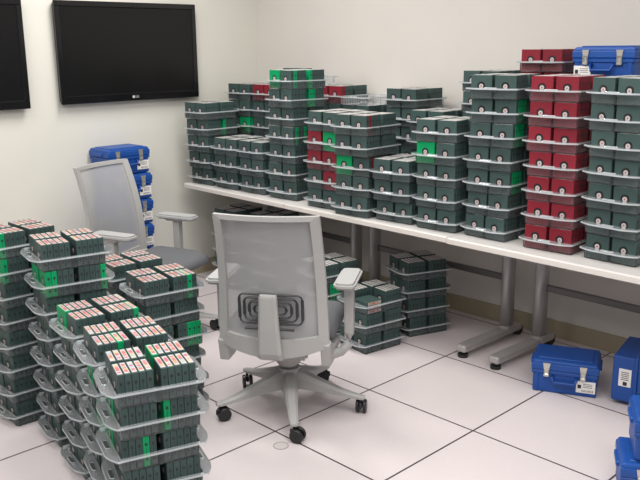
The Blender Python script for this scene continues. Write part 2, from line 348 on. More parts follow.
# ------------------------------------------------------------------ tape cartridges and clear trays
S = 1.05
CT, CW, CH = .0215 * S, .102 * S, .1048
BL = 5 * CT; GX, GY = .022, .012
SL, FW = 2 * BL + GX, 2 * CW + GY
P = .110
COLS = ('teal', 'red', 'green')
def cart_geo(full=True):
    """lists of (verts, faces, mat key) for one cartridge standing on its edge, origin at its bottom centre"""
    a, b = CT / 2 - .0004, CW / 2 - .0004; e = .0016; c = .006
    # plan outline with chamfered front corners
    pl = [(-a + e, -b), (a - e, -b), (a, -b + e), (a, b - e), (a - e, b), (-a + e, b), (-a, b - e), (-a, -b + e)]
    V = []; F = []
    lv = [(0, .93), (.0015, 1), (CH - .0015, 1), (CH, .93)]
    for z, s in lv:
        k = 1 if s == 1 else 0
        for x, y in pl: V.append((x * (1 if k else .90), y * (1 if k else .985), z))
    for i in range(3):
        for j in range(8): F.append((i * 8 + j, i * 8 + (j + 1) % 8, (i + 1) * 8 + (j + 1) % 8, (i + 1) * 8 + j))
    F.append(tuple(range(7, -1, -1))); F.append(tuple(range(24, 32)))
    return V, F
def add_quadbox(V, F, lo, hi):
    n = len(V)
    for x in (lo[0], hi[0]):
        for y in (lo[1], hi[1]):
            for z in (lo[2], hi[2]): V.append((x, y, z))
    for f in ((0, 1, 3, 2), (4, 6, 7, 5), (0, 4, 5, 1), (2, 3, 7, 6), (0, 2, 6, 4), (1, 5, 7, 3)): F.append(tuple(n + i for i in f))
def disc(V, F, x0, x1, r, z, n=14):
    b = len(V)
    for x in (x0, x1):
        for k in range(n): V.append((x, r * math.cos(2 * PI * k / n), z + r * math.sin(2 * PI * k / n)))
    F.append(tuple(b + k for k in range(n))); F.append(tuple(b + n + k for k in range(n - 1, -1, -1)))
    for k in range(n): F.append((b + k, b + (k + 1) % n, b + n + (k + 1) % n, b + n + k))
def mesh_from(name, V, F, mats, MI=None, uv=None):
    me = bpy.data.meshes.new(name); me.from_pydata(V, [], F)
    for m_ in mats: me.materials.append(m_)
    if MI: me.polygons.foreach_set('material_index', MI)
    if uv:
        l = me.uv_layers.new(name='UVMap'); l.data.foreach_set('uv', [c for q in uv for c in q])
    me.update()
    bm = bmesh.new(); bm.from_mesh(me); bmesh.ops.recalc_face_normals(bm, faces=bm.faces[:]); bm.to_mesh(me); bm.free()
    return me
# body with dark grooves on the two narrow edges
def body_lists():
    V, F = cart_geo(); MI = [0] * len(F)
    n0 = len(F)
    for s in (-1, 1):
        y = s * (CW / 2)
        for z0, z1 in ((.018, .030), (.070, .080)):
            add_quadbox(V, F, (-.0042, min(y, y - s * .004), z0), (.0042, max(y, y - s * .004), z1))
        add_quadbox(V, F, (-.0006, min(y, y - s * .004), .034), (.0006, max(y, y - s * .004), .066))
    MI += [1] * (len(F) - n0)
    return V, F, MI
BV, BF, BMI = body_lists()
LBL = (CT * .345, CW * .42, CH - .0006, CH + .0006)
def label_lists():
    V = []; F = []
    add_quadbox(V, F, (-LBL[0], -LBL[1], LBL[2]), (LBL[0], LBL[1], LBL[3])); return V, F
LV, LF = label_lists()
HZ = .055
def hub_lists():
    V = []; F = []; MI = []
    x = -CT / 2 + .0004
    disc(V, F, x - .0006, x + .001, .0200, HZ, 22); MI += [0] * (len(F) - len(MI))
    disc(V, F, x - .0012, x + .001, .0108, HZ, 18); MI += [1] * (len(F) - len(MI))
    disc(V, F, x - .0018, x + .001, .0042, HZ, 12); MI += [2] * (len(F) - len(MI))
    return V, F, MI
HV, HF, HMI = hub_lists()
BODY = {c: mesh_from('tape_cartridge_' + c, BV, BF, [M[c], M['groove']], BMI) for c in COLS}
def label_uv(V, F, seed=0):
    uv = []
    for f in F:
        for i in f: uv.append((seed + (V[i][0] / (2 * LBL[0]) + .5) * .998 + .001, V[i][1] / (2 * LBL[1]) + .5))
    return uv
LABEL = mesh_from('volume_label', LV, LF, [M['label']], None, label_uv(LV, LF))
LABEL2 = mesh_from('plain_volume_label', LV, LF, [M['label2']], None, label_uv(LV, LF))
HUB = mesh_from('hub', HV, HF, [M['hubring'], M['hub'], M['hubpin']], HMI)

# tray: thin-walled ribbed tub, and a rim with rounded carrying lips and slots at both ends
RZT = .050
def tub_mesh():
    bm = bmesh.new()
    a, b = SL / 2 + .004, FW / 2 + .004
    pts = []
    def side(p0, p1, n, ox, oy):
        for i in range(n):
            for fr, d in ((.12, 0), (.30, .0022), (.70, .0022), (.88, 0)):
                s = (i + fr) / n
                pts.append((p0[0] + (p1[0] - p0[0]) * s + ox * d, p0[1] + (p1[1] - p0[1]) * s + oy * d))
    side((-a, -b), (a, -b), 11, 0, -1); side((a, -b), (a, b), 4, 1, 0); side((a, b), (-a, b), 11, 0, 1); side((-a, b), (-a, -b), 4, -1, 0)
    R = []
    for z, s in ((.0006, .985), (.004, 1.0), (RZT, 1.012)):
        R.append([bm.verts.new((x * s, y * s, z)) for x, y in pts])
    n = len(pts)
    for i in range(2):
        for k in range(n): bm.faces.new((R[i][k], R[i][(k + 1) % n], R[i + 1][(k + 1) % n], R[i + 1][k]))
    bm.faces.new(R[0][::-1])
    me = bpy.data.meshes.new('tray_tub'); bmesh.ops.recalc_face_normals(bm, faces=bm.faces[:]); bm.to_mesh(me); bm.free(); me.materials.append(M['tub']); return me
SF, LIP = .013, .040
def rim_mesh():
    bm = bmesh.new()
    a, b = (SL / 2 + .004) * 1.012, (FW / 2 + .004) * 1.012
    inner = []; outer = []
    def seg(pi, po, n):
        for i in range(n):
            s = i / n; inner.append((pi[0][0] + (pi[1][0] - pi[0][0]) * s, pi[0][1] + (pi[1][1] - pi[0][1]) * s)); outer.append(po(s))
    A = a + .012; B = b + SF
    def lip(s, sg):   # s 0..1 across the width: curved lip
        y = (-1 + 2 * s) * sg
        w = min(1, (1 - abs(y)) / .5); w = (1 - (1 - w) ** 1.7)
        return (sg * (A + (LIP - .012) * w), y * B)
    seg(((-a, -b), (a, -b)), lambda s: (-A + 2 * A * s, -B), 8)
    seg(((a, -b), (a, b)), lambda s: lip(s, 1), 18)
    seg(((a, b), (-a, b)), lambda s: (A - 2 * A * s, B), 8)
    seg(((-a, b), (-a, -b)), lambda s: lip(s, -1), 18)
    n = len(inner); z1 = RZT + .002; z0 = RZT - .001
    it = [bm.verts.new((*p, z1)) for p in inner]; ot = [bm.verts.new((*p, z1)) for p in outer]
    ob = [bm.verts.new((p[0] * 1.004, p[1] * 1.004, z0 - .004)) for p in outer]
    ib = [bm.verts.new((*p, z0)) for p in inner]; om = [bm.verts.new((p[0] * .99, p[1] * .99, z0)) for p in outer]
    for k in range(n):
        j = (k + 1) % n
        bm.faces.new((it[k], ot[k], ot[j], it[j])); bm.faces.new((ot[k], ob[k], ob[j], ot[j])).material_index = 1
        bm.faces.new((ob[k], om[k], om[j], ob[j])); bm.faces.new((om[k], ib[k], ib[j], om[j]))
    me = bpy.data.meshes.new('tray_rim'); bmesh.ops.recalc_face_normals(bm, faces=bm.faces[:]); bm.to_mesh(me); bm.free(); me.materials.append(M['rim']); me.materials.append(M['rimedge']); return me
def slot_mesh(sg):
    # raised oval collar around the finger slot of a lip
    bm = bmesh.new()
    cx = sg * (SL / 2 + .006 + LIP * .50)
    tube(bm, [(x, y, RZT + .003) for x, y in rrect(.015, .062, .0072, 4, cx, 0)], .0016, 6, True)
    prism(bm, rrect(.0125, .0595, .006, 4, cx, 0), RZT + .0018, RZT + .0027, 1)
    me = bpy.data.meshes.new('finger_slot'); bm.to_mesh(me); bm.free(); me.materials.append(M['rimedge']); me.materials.append(M['slotdark']); return me
M['slotdark'] = principled('slot_painted_shade', (.05, .055, .06), .5)  # solid dark plate, its colour standing in for shade in the open slot
TUB, RIM, SLOTS = tub_mesh(), rim_mesh(), [slot_mesh(-1), slot_mesh(1)]

# stacks: code: (phrase, where, tiers, bottom (fl.x, fl.y, deg), top (fl.x, fl.y, deg), z0)
#   'table' stacks: fl is the front-left corner, hubs face the viewer;  'floor' stacks: fl is the corner where the spine side meets the lip end
ST = {
 'T1': ('farthest front stack on table', 'table', 5, (-2.10, 1.10, 0), (-2.10, 1.06, 0), TZ),
 'T2': ('left twin low table stack', 'table', 3, (-1.83, 1.10, -1), (-1.82, 1.09, 1), TZ),
 'T3': ('right twin low table stack', 'table', 3, (-1.57, 1.11, 0), (-1.565, 1.09, 1), TZ),
 'T4': ('tall green-topped table stack', 'table', 7, (-1.275, 1.09, 6), (-1.31, 1.14, -7), TZ),
 'T5': ('red-and-green faced table stack', 'table', 5, (-.905, 1.07, 2), (-.885, 1.06, -1), TZ),
 'T6': ('red-striped table stack', 'table', 5, (-.63, 1.02, 5), (-.62, 1.01, 3), TZ),
 'T8': ('low stack beside red-striped one', 'table', 3, (-.36, 1.06, 3), (-.365, 1.03, 5), TZ),
 'T9': ('mid-table stack with green square', 'table', 5, (-.08, 1.06, 1), (-.09, 1.05, 6), TZ),
 'T10': ('tall green-sided stack beside red', 'table', 7, (.195, 1.085, -2), (.225, 1.06, 9), TZ),
 'T11': ('tall all-red table stack', 'table', 7, (.545, 1.06, 3), (.515, 1.09, 1), TZ),
 'T12': ('tall stack at right edge', 'table', 7, (.835, 1.085, -3), (.805, 1.09, -8), TZ),
 'B1': ('rear stack nearest the corner', 'table', 6, (-2.09, 1.42, 0), (-2.08, 1.42, 0), TZ),
 'B2': ('rear stack with red top', 'table', 6, (-1.83, 1.44, 0), (-1.83, 1.44, 0), TZ),
 'B0': ('rear stack peeking above green-topped', 'table', 7, (-1.585, 1.50, 0), (-1.585, 1.50, 0), TZ),
 'B3': ('rear stack with red corner', 'table', 6, (-1.345, 1.565, 1), (-1.345, 1.565, -1), TZ),
 'B4': ('rear stack under empty tray', 'table', 5, (-1.09, 1.55, 0), (-1.09, 1.55, 1), TZ),
 'B5': ('rear stack above mid-table gap', 'table', 6, (-.73, 1.555, 0), (-.73, 1.555, 0), TZ),
 'B6': ('rear stack behind green square', 'table', 5, (-.47, 1.47, 0), (-.47, 1.47, 1), TZ),
 'B7': ('rear stack behind green-sided one', 'table', 7, (-.165, 1.54, 2), (-.17, 1.54, 0), TZ),
 'B8': ('rear red stack near cases', 'table', 8, (.215, 1.52, -2), (.21, 1.50, 0), TZ),
 'B9': ('rear stack under blue cases', 'table', 5, (.56, 1.47, 0), (.56, 1.47, 0), TZ),
 'S1': ('nearest floor stack', 'floor', 6, (.365, -.942, 71), (.365, -.942, 71), 0),
 'S2': ('second floor stack from front', 'floor', 6, (.094, -.859, 74), (.094, -.859, 73), 0),
 'S3': ('third floor stack from front', 'floor', 6, (-.199, -.783, 79), (-.199, -.783, 80), 0),
 'S4': ('tall floor stack behind third', 'floor', 8, (-.53, -.733, 80), (-.53, -.733, 79), 0),
 'S5': ('tall floor stack at left edge', 'floor', 8, (-.85, -.775, 89), (-.845, -.77, 89), 0),
 'S6': ('floor stack before far chair', 'floor', 6, (-.755, -.30, 86), (-.755, -.30, 86), 0),
 'S7': ('floor stack left of near chair', 'floor', 6, (-.437, -.337, 81), (-.437, -.337, 82), 0),
 'U1': ('three-high stack under the table', 'floor', 3, (-.325, .935, 81), (-.33, .95, 81), 0),
 'U2': ('dark four-high stack under table', 'floor', 4, (-.325, 1.31, 70), (-.335, 1.305, 69), 0),
 'U3': ('stack behind near chair armrest', 'floor', 4, (-.63, .93, 81), (-.63, .92, 81), 0),
 'U4': ('under-table stack in far corner', 'table', 5, (-1.99, 1.19, 0), (-1.99, 1.19, 0), 0),
 'U5': ('under-table stack behind chair mesh', 'table', 5, (-1.68, 1.25, 4), (-1.68, 1.25, 2), 0),
}
# colours that differ from dark green: (stack, tier, bx, by) -> {k: colour}
CX = {}
def setc(st, tier, bx, by, ks, c):
    for k in ks: CX[(st, tier, bx, by, k)] = c
A5 = range(5)
for t_ in range(7):
    for bx in (0, 1):
        for by in (0, 1): setc('T11', t_, bx, by, A5, 'red')
for t_ in range(8):
    for bx in (0, 1):
        for by in (0, 1): setc('B8', t_, bx, by, A5, 'red')
for bx in (0, 1):
    for by in (0, 1): setc('B2', 5, bx, by, A5, 'red')
setc('B3', 5, 0, 0, (0, 1), 'red'); setc('B3', 5, 0, 1, (0,), 'red')
setc('T1', 3, 1, 0, (0,), 'green'); setc('B1', 3, 0, 0, A5, 'green')
setc('T4', 6, 0, 1, (0, 1, 2), 'green'); setc('T4', 6, 0, 0, (1,), 'green'); setc('T4', 6, 1, 0, (0,), 'green'); setc('T4', 5, 1, 0, (0, 1), 'green')
setc('T4', 3, 0, 0, (1, 4), 'green'); setc('T4', 4, 0, 1, (0,), 'teal')
setc('T5', 3, 0, 1, (0, 1), 'red'); setc('T5', 3, 0, 0, (0, 1), 'green'); setc('T5', 2, 0, 1, (0, 1), 'red'); setc('T5', 2, 0, 0, (0, 1), 'red'); setc('T5', 1, 0, 0, (0, 1), 'red')
setc('T6', 4, 0, 0, (1,), 'red'); setc('T6', 2, 0, 1, (0, 1), 'green'); setc('T6', 2, 0, 0, (1,), 'red')
setc('T9', 3, 0, 1, A5, 'green')
for t_ in (5, 4, 2): setc('T10', t_, 0, 0, (1, 2, 3, 4), 'green')
setc('S1', 5, 1, 1, (0,), 'green'); setc('S1', 4, 1, 0, (0,), 'green'); setc('S1', 3, 0, 0, (3,), 'green'); setc('S1', 3, 0, 1, (0,), 'green')
setc('S1', 4, 0, 1, (0,), 'green')
setc('S2', 5, 0, 0, (3,), 'green'); setc('S2', 4, 0, 1, (0,), 'green'); setc('S2', 3, 0, 0, (0,), 'green')
setc('S3', 5, 0, 1, (0,), 'green'); setc('S3', 5, 1, 0, (4,), 'green')
setc('S4', 6, 0, 0, (0, 1), 'green'); setc('S4', 6, 0, 1, (0,), 'green'); setc('S4', 6, 1, 0, (4,), 'green')
setc('S5', 7, 0, 0, (0,), 'green'); setc('S5', 7, 0, 1, (0,), 'green'); setc('S5', 6, 0, 0, (0,), 'green')
setc('S7', 5, 1, 0, (3,), 'green'); setc('S7', 3, 1, 0, (2, 3, 4), 'green'); setc('S7', 4, 0, 0, (4,), 'teal')
setc('S6', 5, 0, 1, (0,), 'green')
setc('U3', 2, 0, 0, (2, 3, 4), 'green'); setc('U3', 2, 1, 0, (0,), 'red')
# places left empty in a tray
GAPS = {('U1', 2, 0, 0, 0), ('U1', 2, 0, 0, 1), ('U1', 2, 0, 0, 2), ('U1', 2, 0, 0, 3), ('U1', 2, 0, 0, 4)}
for by in (0, 1):
    for k in A5:
        GAPS.add(('B0', 6, 1, by, k))
        if k > 1: GAPS.add(('B0', 6, 0, by, k))
ORD = ['first', 'second', 'third', 'fourth', 'fifth', 'sixth', 'seventh', 'eighth']
CNAME = {'teal': 'dark green', 'red': 'dark red', 'green': 'bright green'}
rng = random.Random(11)
def tier_pose(code, t):
    ph, where, n, b, tp, z0 = ST[code]
    s = (t + .5) / n if n > 1 else 0
    x = b[0] + (tp[0] - b[0]) * s + rng.uniform(-.004, .004); y = b[1] + (tp[1] - b[1]) * s + rng.uniform(-.004, .004)
    a = math.radians(b[2] + (tp[2] - b[2]) * s + rng.uniform(-1.6, 1.6))
    e = Vector((math.cos(a), math.sin(a), 0)); g = Vector((-math.sin(a), math.cos(a), 0))
    fl = Vector((x, y, z0 + t * P))
    if where == 'table': return fl + e * FW / 2 + g * SL / 2, a + PI / 2
    return fl + e * SL / 2 + g * FW / 2, a
RV, RF, RMI, RUV = [], [], [], []      # everything that is not built one by one
RM = ['teal', 'red', 'green', 'groove', 'label', 'hubring', 'hub', 'hubpin', 'label2']
def put_rest(mat, col, seed, inner, plain):
    def addl(V, F, mis, uvs=None):
        n = len(RV)
        for v in V: RV.append(tuple(mat @ Vector(v)))
        for i, f in enumerate(F):
            RF.append(tuple(n + j for j in f)); RMI.append(mis[i])
        if uvs: RUV.extend(uvs)
        else: RUV.extend([(0, 0)] * sum(len(f) for f in F))
    ci = COLS.index(col)
    addl(BV, BF, [ci if m_ == 0 else 3 for m_ in BMI])
    addl(LV, LF, [8 if plain else 4] * len(LF), label_uv(LV, LF, seed))
    if not inner: addl(HV, HF, [5 + m_ for m_ in HMI])
count = 0
tray_n = 0
def make_tray(loc, rz, label, group):
    t = bpy.data.objects.new('clear_tray', TUB); COL.objects.link(t); t.location = loc; t.rotation_euler = (0, 0, rz)
    tag(t, label, 'tray', group)
    r = bpy.data.objects.new('rim', RIM); COL.objects.link(r); r.parent = t
    for sm in SLOTS:
        s = bpy.data.objects.new('finger_slot', sm); COL.objects.link(s); s.parent = t
    return t
CARTS = {}
for code, (ph, where, n, b, tp, z0) in ST.items():
    for t_ in range(n):
        c, a = tier_pose(code, t_)
        up = 'top' if t_ == n - 1 else ('bottom' if t_ == 0 else ORD[t_])
        if MODE != 'all':
            make_tray(c, a, 'clear plastic tray full of tapes, %s of %s' % ('topmost' if t_ == n - 1 else 'bottom one' if t_ == 0 else '%s tray up' % ORD[t_], ph), 'clear trays of the ' + ph)
        Rm = Matrix.Translation(c) @ Matrix.Rotation(a, 4, 'Z')
        for bx in (0, 1):
            for by in (0, 1):
                oz = rng.uniform(0, .001); ox = rng.uniform(-.002, .002); oy = rng.uniform(-.0015, .0015)
                for k in A5:
                    cid = (code, t_, bx, by, k)
                    jz = rng.uniform(0, .0012); jy = rng.uniform(-.0006, .0006)
                    if cid in GAPS: continue
                    col = CX.get(cid, 'teal')
                    x = -SL / 2 + bx * (BL + GX) + (k + .5) * CT + ox; y = -FW / 2 + by * (CW + GY) + CW / 2 + oy + jy
                    mat = Rm @ Matrix.Translation((x, y, .0032 + oz + jz))
                    key = '%s.%d.%d.%d.%d' % cid
                    count += 1
                    if MODE == 'all':
                        CARTS[key] = mat
                    elif key in INDIV:
                        o = bpy.data.objects.new('tape_cartridge', BODY[col]); COL.objects.link(o)
                        o.matrix_world = mat
                        if where == 'table': blk = ('front' if bx == 0 else 'rear') + ' ' + ('right' if by == 0 else 'left')
                        else: blk = ('near' if by == 0 else 'far') + ' ' + ('left' if bx == 0 else 'right')
                        if where == 'table' and k == 0 and bx == 0:
                            lb = '%s tape, hub facing out, %s of %s tray, %s' % (CNAME[col], blk.split()[1], up, ph)
                        else:
                            lb = '%s tape, %s in %s five, %s tray, %s' % (CNAME[col], ORD[k], blk, up, ph)
                        tag(o, lb, 'tape cartridge', 'tape cartridges in the ' + ph)
                        l = bpy.data.objects.new('volume_label', LABEL if code[0] == 'S' else LABEL2); COL.objects.link(l); l.parent = o
                        h = bpy.data.objects.new('hub', HUB); COL.objects.link(h); h.parent = o
                    else:
                        put_rest(mat, col, count, k > 0, code[0] != 'S')
if MODE != 'all':
    c, a = tier_pose('U1', 2)
    for i in range(3):
        fm = Matrix.Translation(c) @ Matrix.Rotation(a, 4, 'Z') @ Matrix.Translation((-SL / 2 + BL / 2, -FW / 2 + CW / 2 + CH / 2 - .001, .0034 + (i + .5) * CT)) @ Matrix(((0, -1, 0, 0), (0, 0, -1, 0), (1, 0, 0, 0), (0, 0, 0, 1)))
        o = bpy.data.objects.new('tape_cartridge', BODY['teal']); COL.objects.link(o); o.matrix_world = fm
        tag(o, 'dark green tape lying flat, %s of three, in the three-high stack under the table' % ('lowest', 'middle', 'topmost')[i], 'tape cartridge', 'tapes lying flat')
        for nm, me_ in (('volume_label', LABEL), ('hub', HUB)):
            l = bpy.data.objects.new(nm, me_); COL.objects.link(l); l.parent = o
if RV:
    me = mesh_from('tape_cartridges', RV, RF, [M[x] for x in RM], RMI, RUV)
    o = bpy.data.objects.new('tape_cartridges', me); COL.objects.link(o)
    tag(o, 'all remaining dark tape cartridges packed deeper inside the clear trays', 'tape cartridges', None, 'stuff')
if MODE != 'all':
    for dz, nm in ((0, 'empty clear plastic tray on top of the rear stack behind the red-striped one'),):
        c, a = tier_pose('B4', 4)
        make_tray(c + Vector((0, 0, P)), a, nm, 'empty clear trays')

# ------------------------------------------------------------------ blue carrying cases
KW, KD, KH = .31, .235, .17
def case_proto():
    t = empty('carrying_case', (0, 0, 0))
    bm = bmesh.new()
    box(bm, (-KW / 2 + .008, -KD / 2 + .008, 0), (KW / 2 - .008, KD / 2 - .008, .112), .008, seg=2)
    box(bm, (-KW / 2 + .002, -KD / 2 + .002, .094), (KW / 2 - .002, KD / 2 - .002, .114), .004)
    for sx in (-1, 1):
        box(bm, (sx * KW * .42 - .012, -KD / 2 + .004, .006), (sx * KW * .42 + .012, -KD / 2 + .02, .098), .004)
        box(bm, (sx * KW / 2 - .012, -.03, .03), (sx * KW / 2 + .006 * sx + .0, .03, .07), .004) if False else None
    obj('base', bm, M['case'], t)
    bm = bmesh.new()
    box(bm, (-KW / 2, -KD / 2, .114), (KW / 2, KD / 2, .150), .006, seg=2)
    box(bm, (-KW / 2 + .004, -KD / 2 + .004, .140), (KW / 2 - .004, KD / 2 - .004, .165), .012, seg=2)
    box(bm, (-KW / 2 + .03, -KD / 2 + .03, .160), (KW / 2 - .03, KD / 2 - .03, KH), .003)
    for sx in (-1, 1): box(bm, (sx * KW / 2 - .01, -.05, .118), (sx * KW / 2 + .01, .05, .140), .004)
    obj('lid', bm, M['lid'], t)
    for sx in (-.27, .27):
        cx = sx * KW * 2 * .5
        bm = bmesh.new()
        prism(bm, [(-.017, .152), (.017, .152), (.013, .128), (.010, .098), (-.010, .098), (-.013, .128)], 0, .006, mat=Matrix.Translation((cx, -KD / 2 + .001, 0)) @ Matrix.Rotation(PI / 2, 4, 'X'))
        box(bm, (cx - .013, -KD / 2 - .009, .084), (cx + .013, -KD / 2 + .004, .100), .003)
        l = obj('latch', bm, M['steel'], t)
        bm = bmesh.new(); tube(bm, [(cx - .009, -KD / 2 - .008, .100), (cx - .009, -KD / 2 - .011, .125), (cx + .009, -KD / 2 - .011, .125), (cx + .009, -KD / 2 - .008, .100)], .0022, 6)
        obj('latch_wire', bm, M['steel'], l)
    bm = bmesh.new()
    tube(bm, [(-.055, -KD / 2 + .004, .088), (-.055, -KD / 2 - .010, .082), (-.048, -KD / 2 - .013, .060), (.048, -KD / 2 - .013, .060), (.055, -KD / 2 - .010, .082), (.055, -KD / 2 + .004, .088)], .007, 8)
    obj('handle', bm, M['case'], t, True)
    bm = bmesh.new(); box(bm, (.055, -KD / 2 + .0032, .022), (.142, -KD / 2 + .0045, .080)); lb = obj('paper_label', bm, M['paper'], t)
    bm = bmesh.new(); y0, y1 = -KD / 2 + .0026, -KD / 2 + .0036
    box(bm, (.062, y0, .044), (.078, y1, .062))
    for i, (w_, g_) in enumerate(((.0022, 0), (.001, .005), (.003, .009), (.0012, .015), (.002, .019), (.001, .024), (.003, .028), (.0015, .034), (.002, .038), (.001, .043), (.0025, .047))):
        box(bm, (.082 + g_, y0, .027), (.082 + g_ + w_, y1, .038))
    for z in (.066, .058, .050): box(bm, (.086, y0, z), (.128, y1, z + .0022))
    obj('barcode', bm, M['ink'], lb)
    return t
CASE0 = case_proto(); cfirst = True
def case(loc, rz, label, group, rot=None, tilt=None):
    global cfirst
    o = CASE0 if cfirst else dup(CASE0); cfirst = False
    o.location = loc; o.rotation_euler = (0, 0, rz)
    if tilt is not None:
        o.rotation_mode = 'QUATERNION'; o.rotation_quaternion = (Matrix.Rotation(rz, 4, 'Z') @ tilt).to_quaternion()
    tag(o, label, 'case', group); return o
for i in range(6):   # column against the left wall, latches to the room
    j = rng.uniform(-.006, .006)
    nm = ['bottom blue case', 'second blue case up', 'third blue case up', 'fourth blue case up', 'fifth blue case up', 'topmost blue case'][i]
    case((-2.168 + j, .592 + rng.uniform(-.006, .006), i * KH), PI / 2 + math.radians(rng.uniform(-1.5, 1.5)), nm + ' in the column behind the far chair', 'blue cases behind the far chair')
for i in range(2):
    tc_ = case((.672, 1.555 if i else 1.56, TZ + 5 * P + .004 + i * KH), math.radians(-2 if i else -1), 'blue latched case on the table behind the right-edge tapes, %s of two' % ('upper' if i else 'lower'), 'blue cases on the table')
    for ch_ in tc_.children:
        if ch_.name.startswith('paper_label'): ch_.location.x = -.198   # these two carry the sticker under the other latch
ca = math.radians(25)
cc = Vector((.562, 1.150, 0)) + Vector((math.cos(ca), math.sin(ca), 0)) * KW / 2 + Vector((-math.sin(ca), math.cos(ca), 0)) * KD / 2
case(cc, ca, 'blue latched case lying flat on the floor under the near table', 'blue cases on the floor')
# standing on its hinged edge, one short end with its paper label to the room
ca = math.radians(12)
ex = Vector((math.cos(ca), math.sin(ca), 0)); ey = Vector((-math.sin(ca), math.cos(ca), 0))
# case x (length) -> away from the viewer, case y (depth) -> up, case z (height) -> to the right
fr3 = Matrix(((ey.x, 0, ex.x), (ey.y, 0, ex.y), (0, 1, 0)))
if fr3.determinant() < 0: fr3 = Matrix(((ey.x, 0, ex.x), (ey.y, 0, ex.y), (0, -1, 0)))
sc_ = case(Vector((.905, 1.275, KD / 2 + .016)) + ey * KW / 2, 0, 'blue case standing on its edge beside the flat one', 'blue cases on the floor', tilt=fr3.to_4x4())
bm = bmesh.new(); box(bm, (-KW / 2 + .0068, -.035, .030), (-KW / 2 + .0085, .050, .085)); el = obj('paper_label', bm, M['paper'], sc_)
bm = bmesh.new()
box(bm, (-KW / 2 + .0062, -.030, .050), (-KW / 2 + .0078, -.012, .068))
for k_ in range(5): box(bm, (-KW / 2 + .0062, -.004 + .009 * k_, .040), (-KW / 2 + .0078, -.001 + .009 * k_, .074))
obj('barcode', bm, M['ink'], el)
ca = math.radians(30)
ex = Vector((math.cos(ca), math.sin(ca), 0)); ey = Vector((-math.sin(ca), math.cos(ca), 0))
for i, (bl, nm) in enumerate((((1.205, .70), 'blue case at the lower right corner, bottom of two'), ((1.228, .735), 'blue case at the lower right corner, stacked on another'))):
    case(Vector((*bl, i * KH)) + ex * KW / 2 - ey * KD / 2, ca, nm, 'blue cases at the lower right corner')

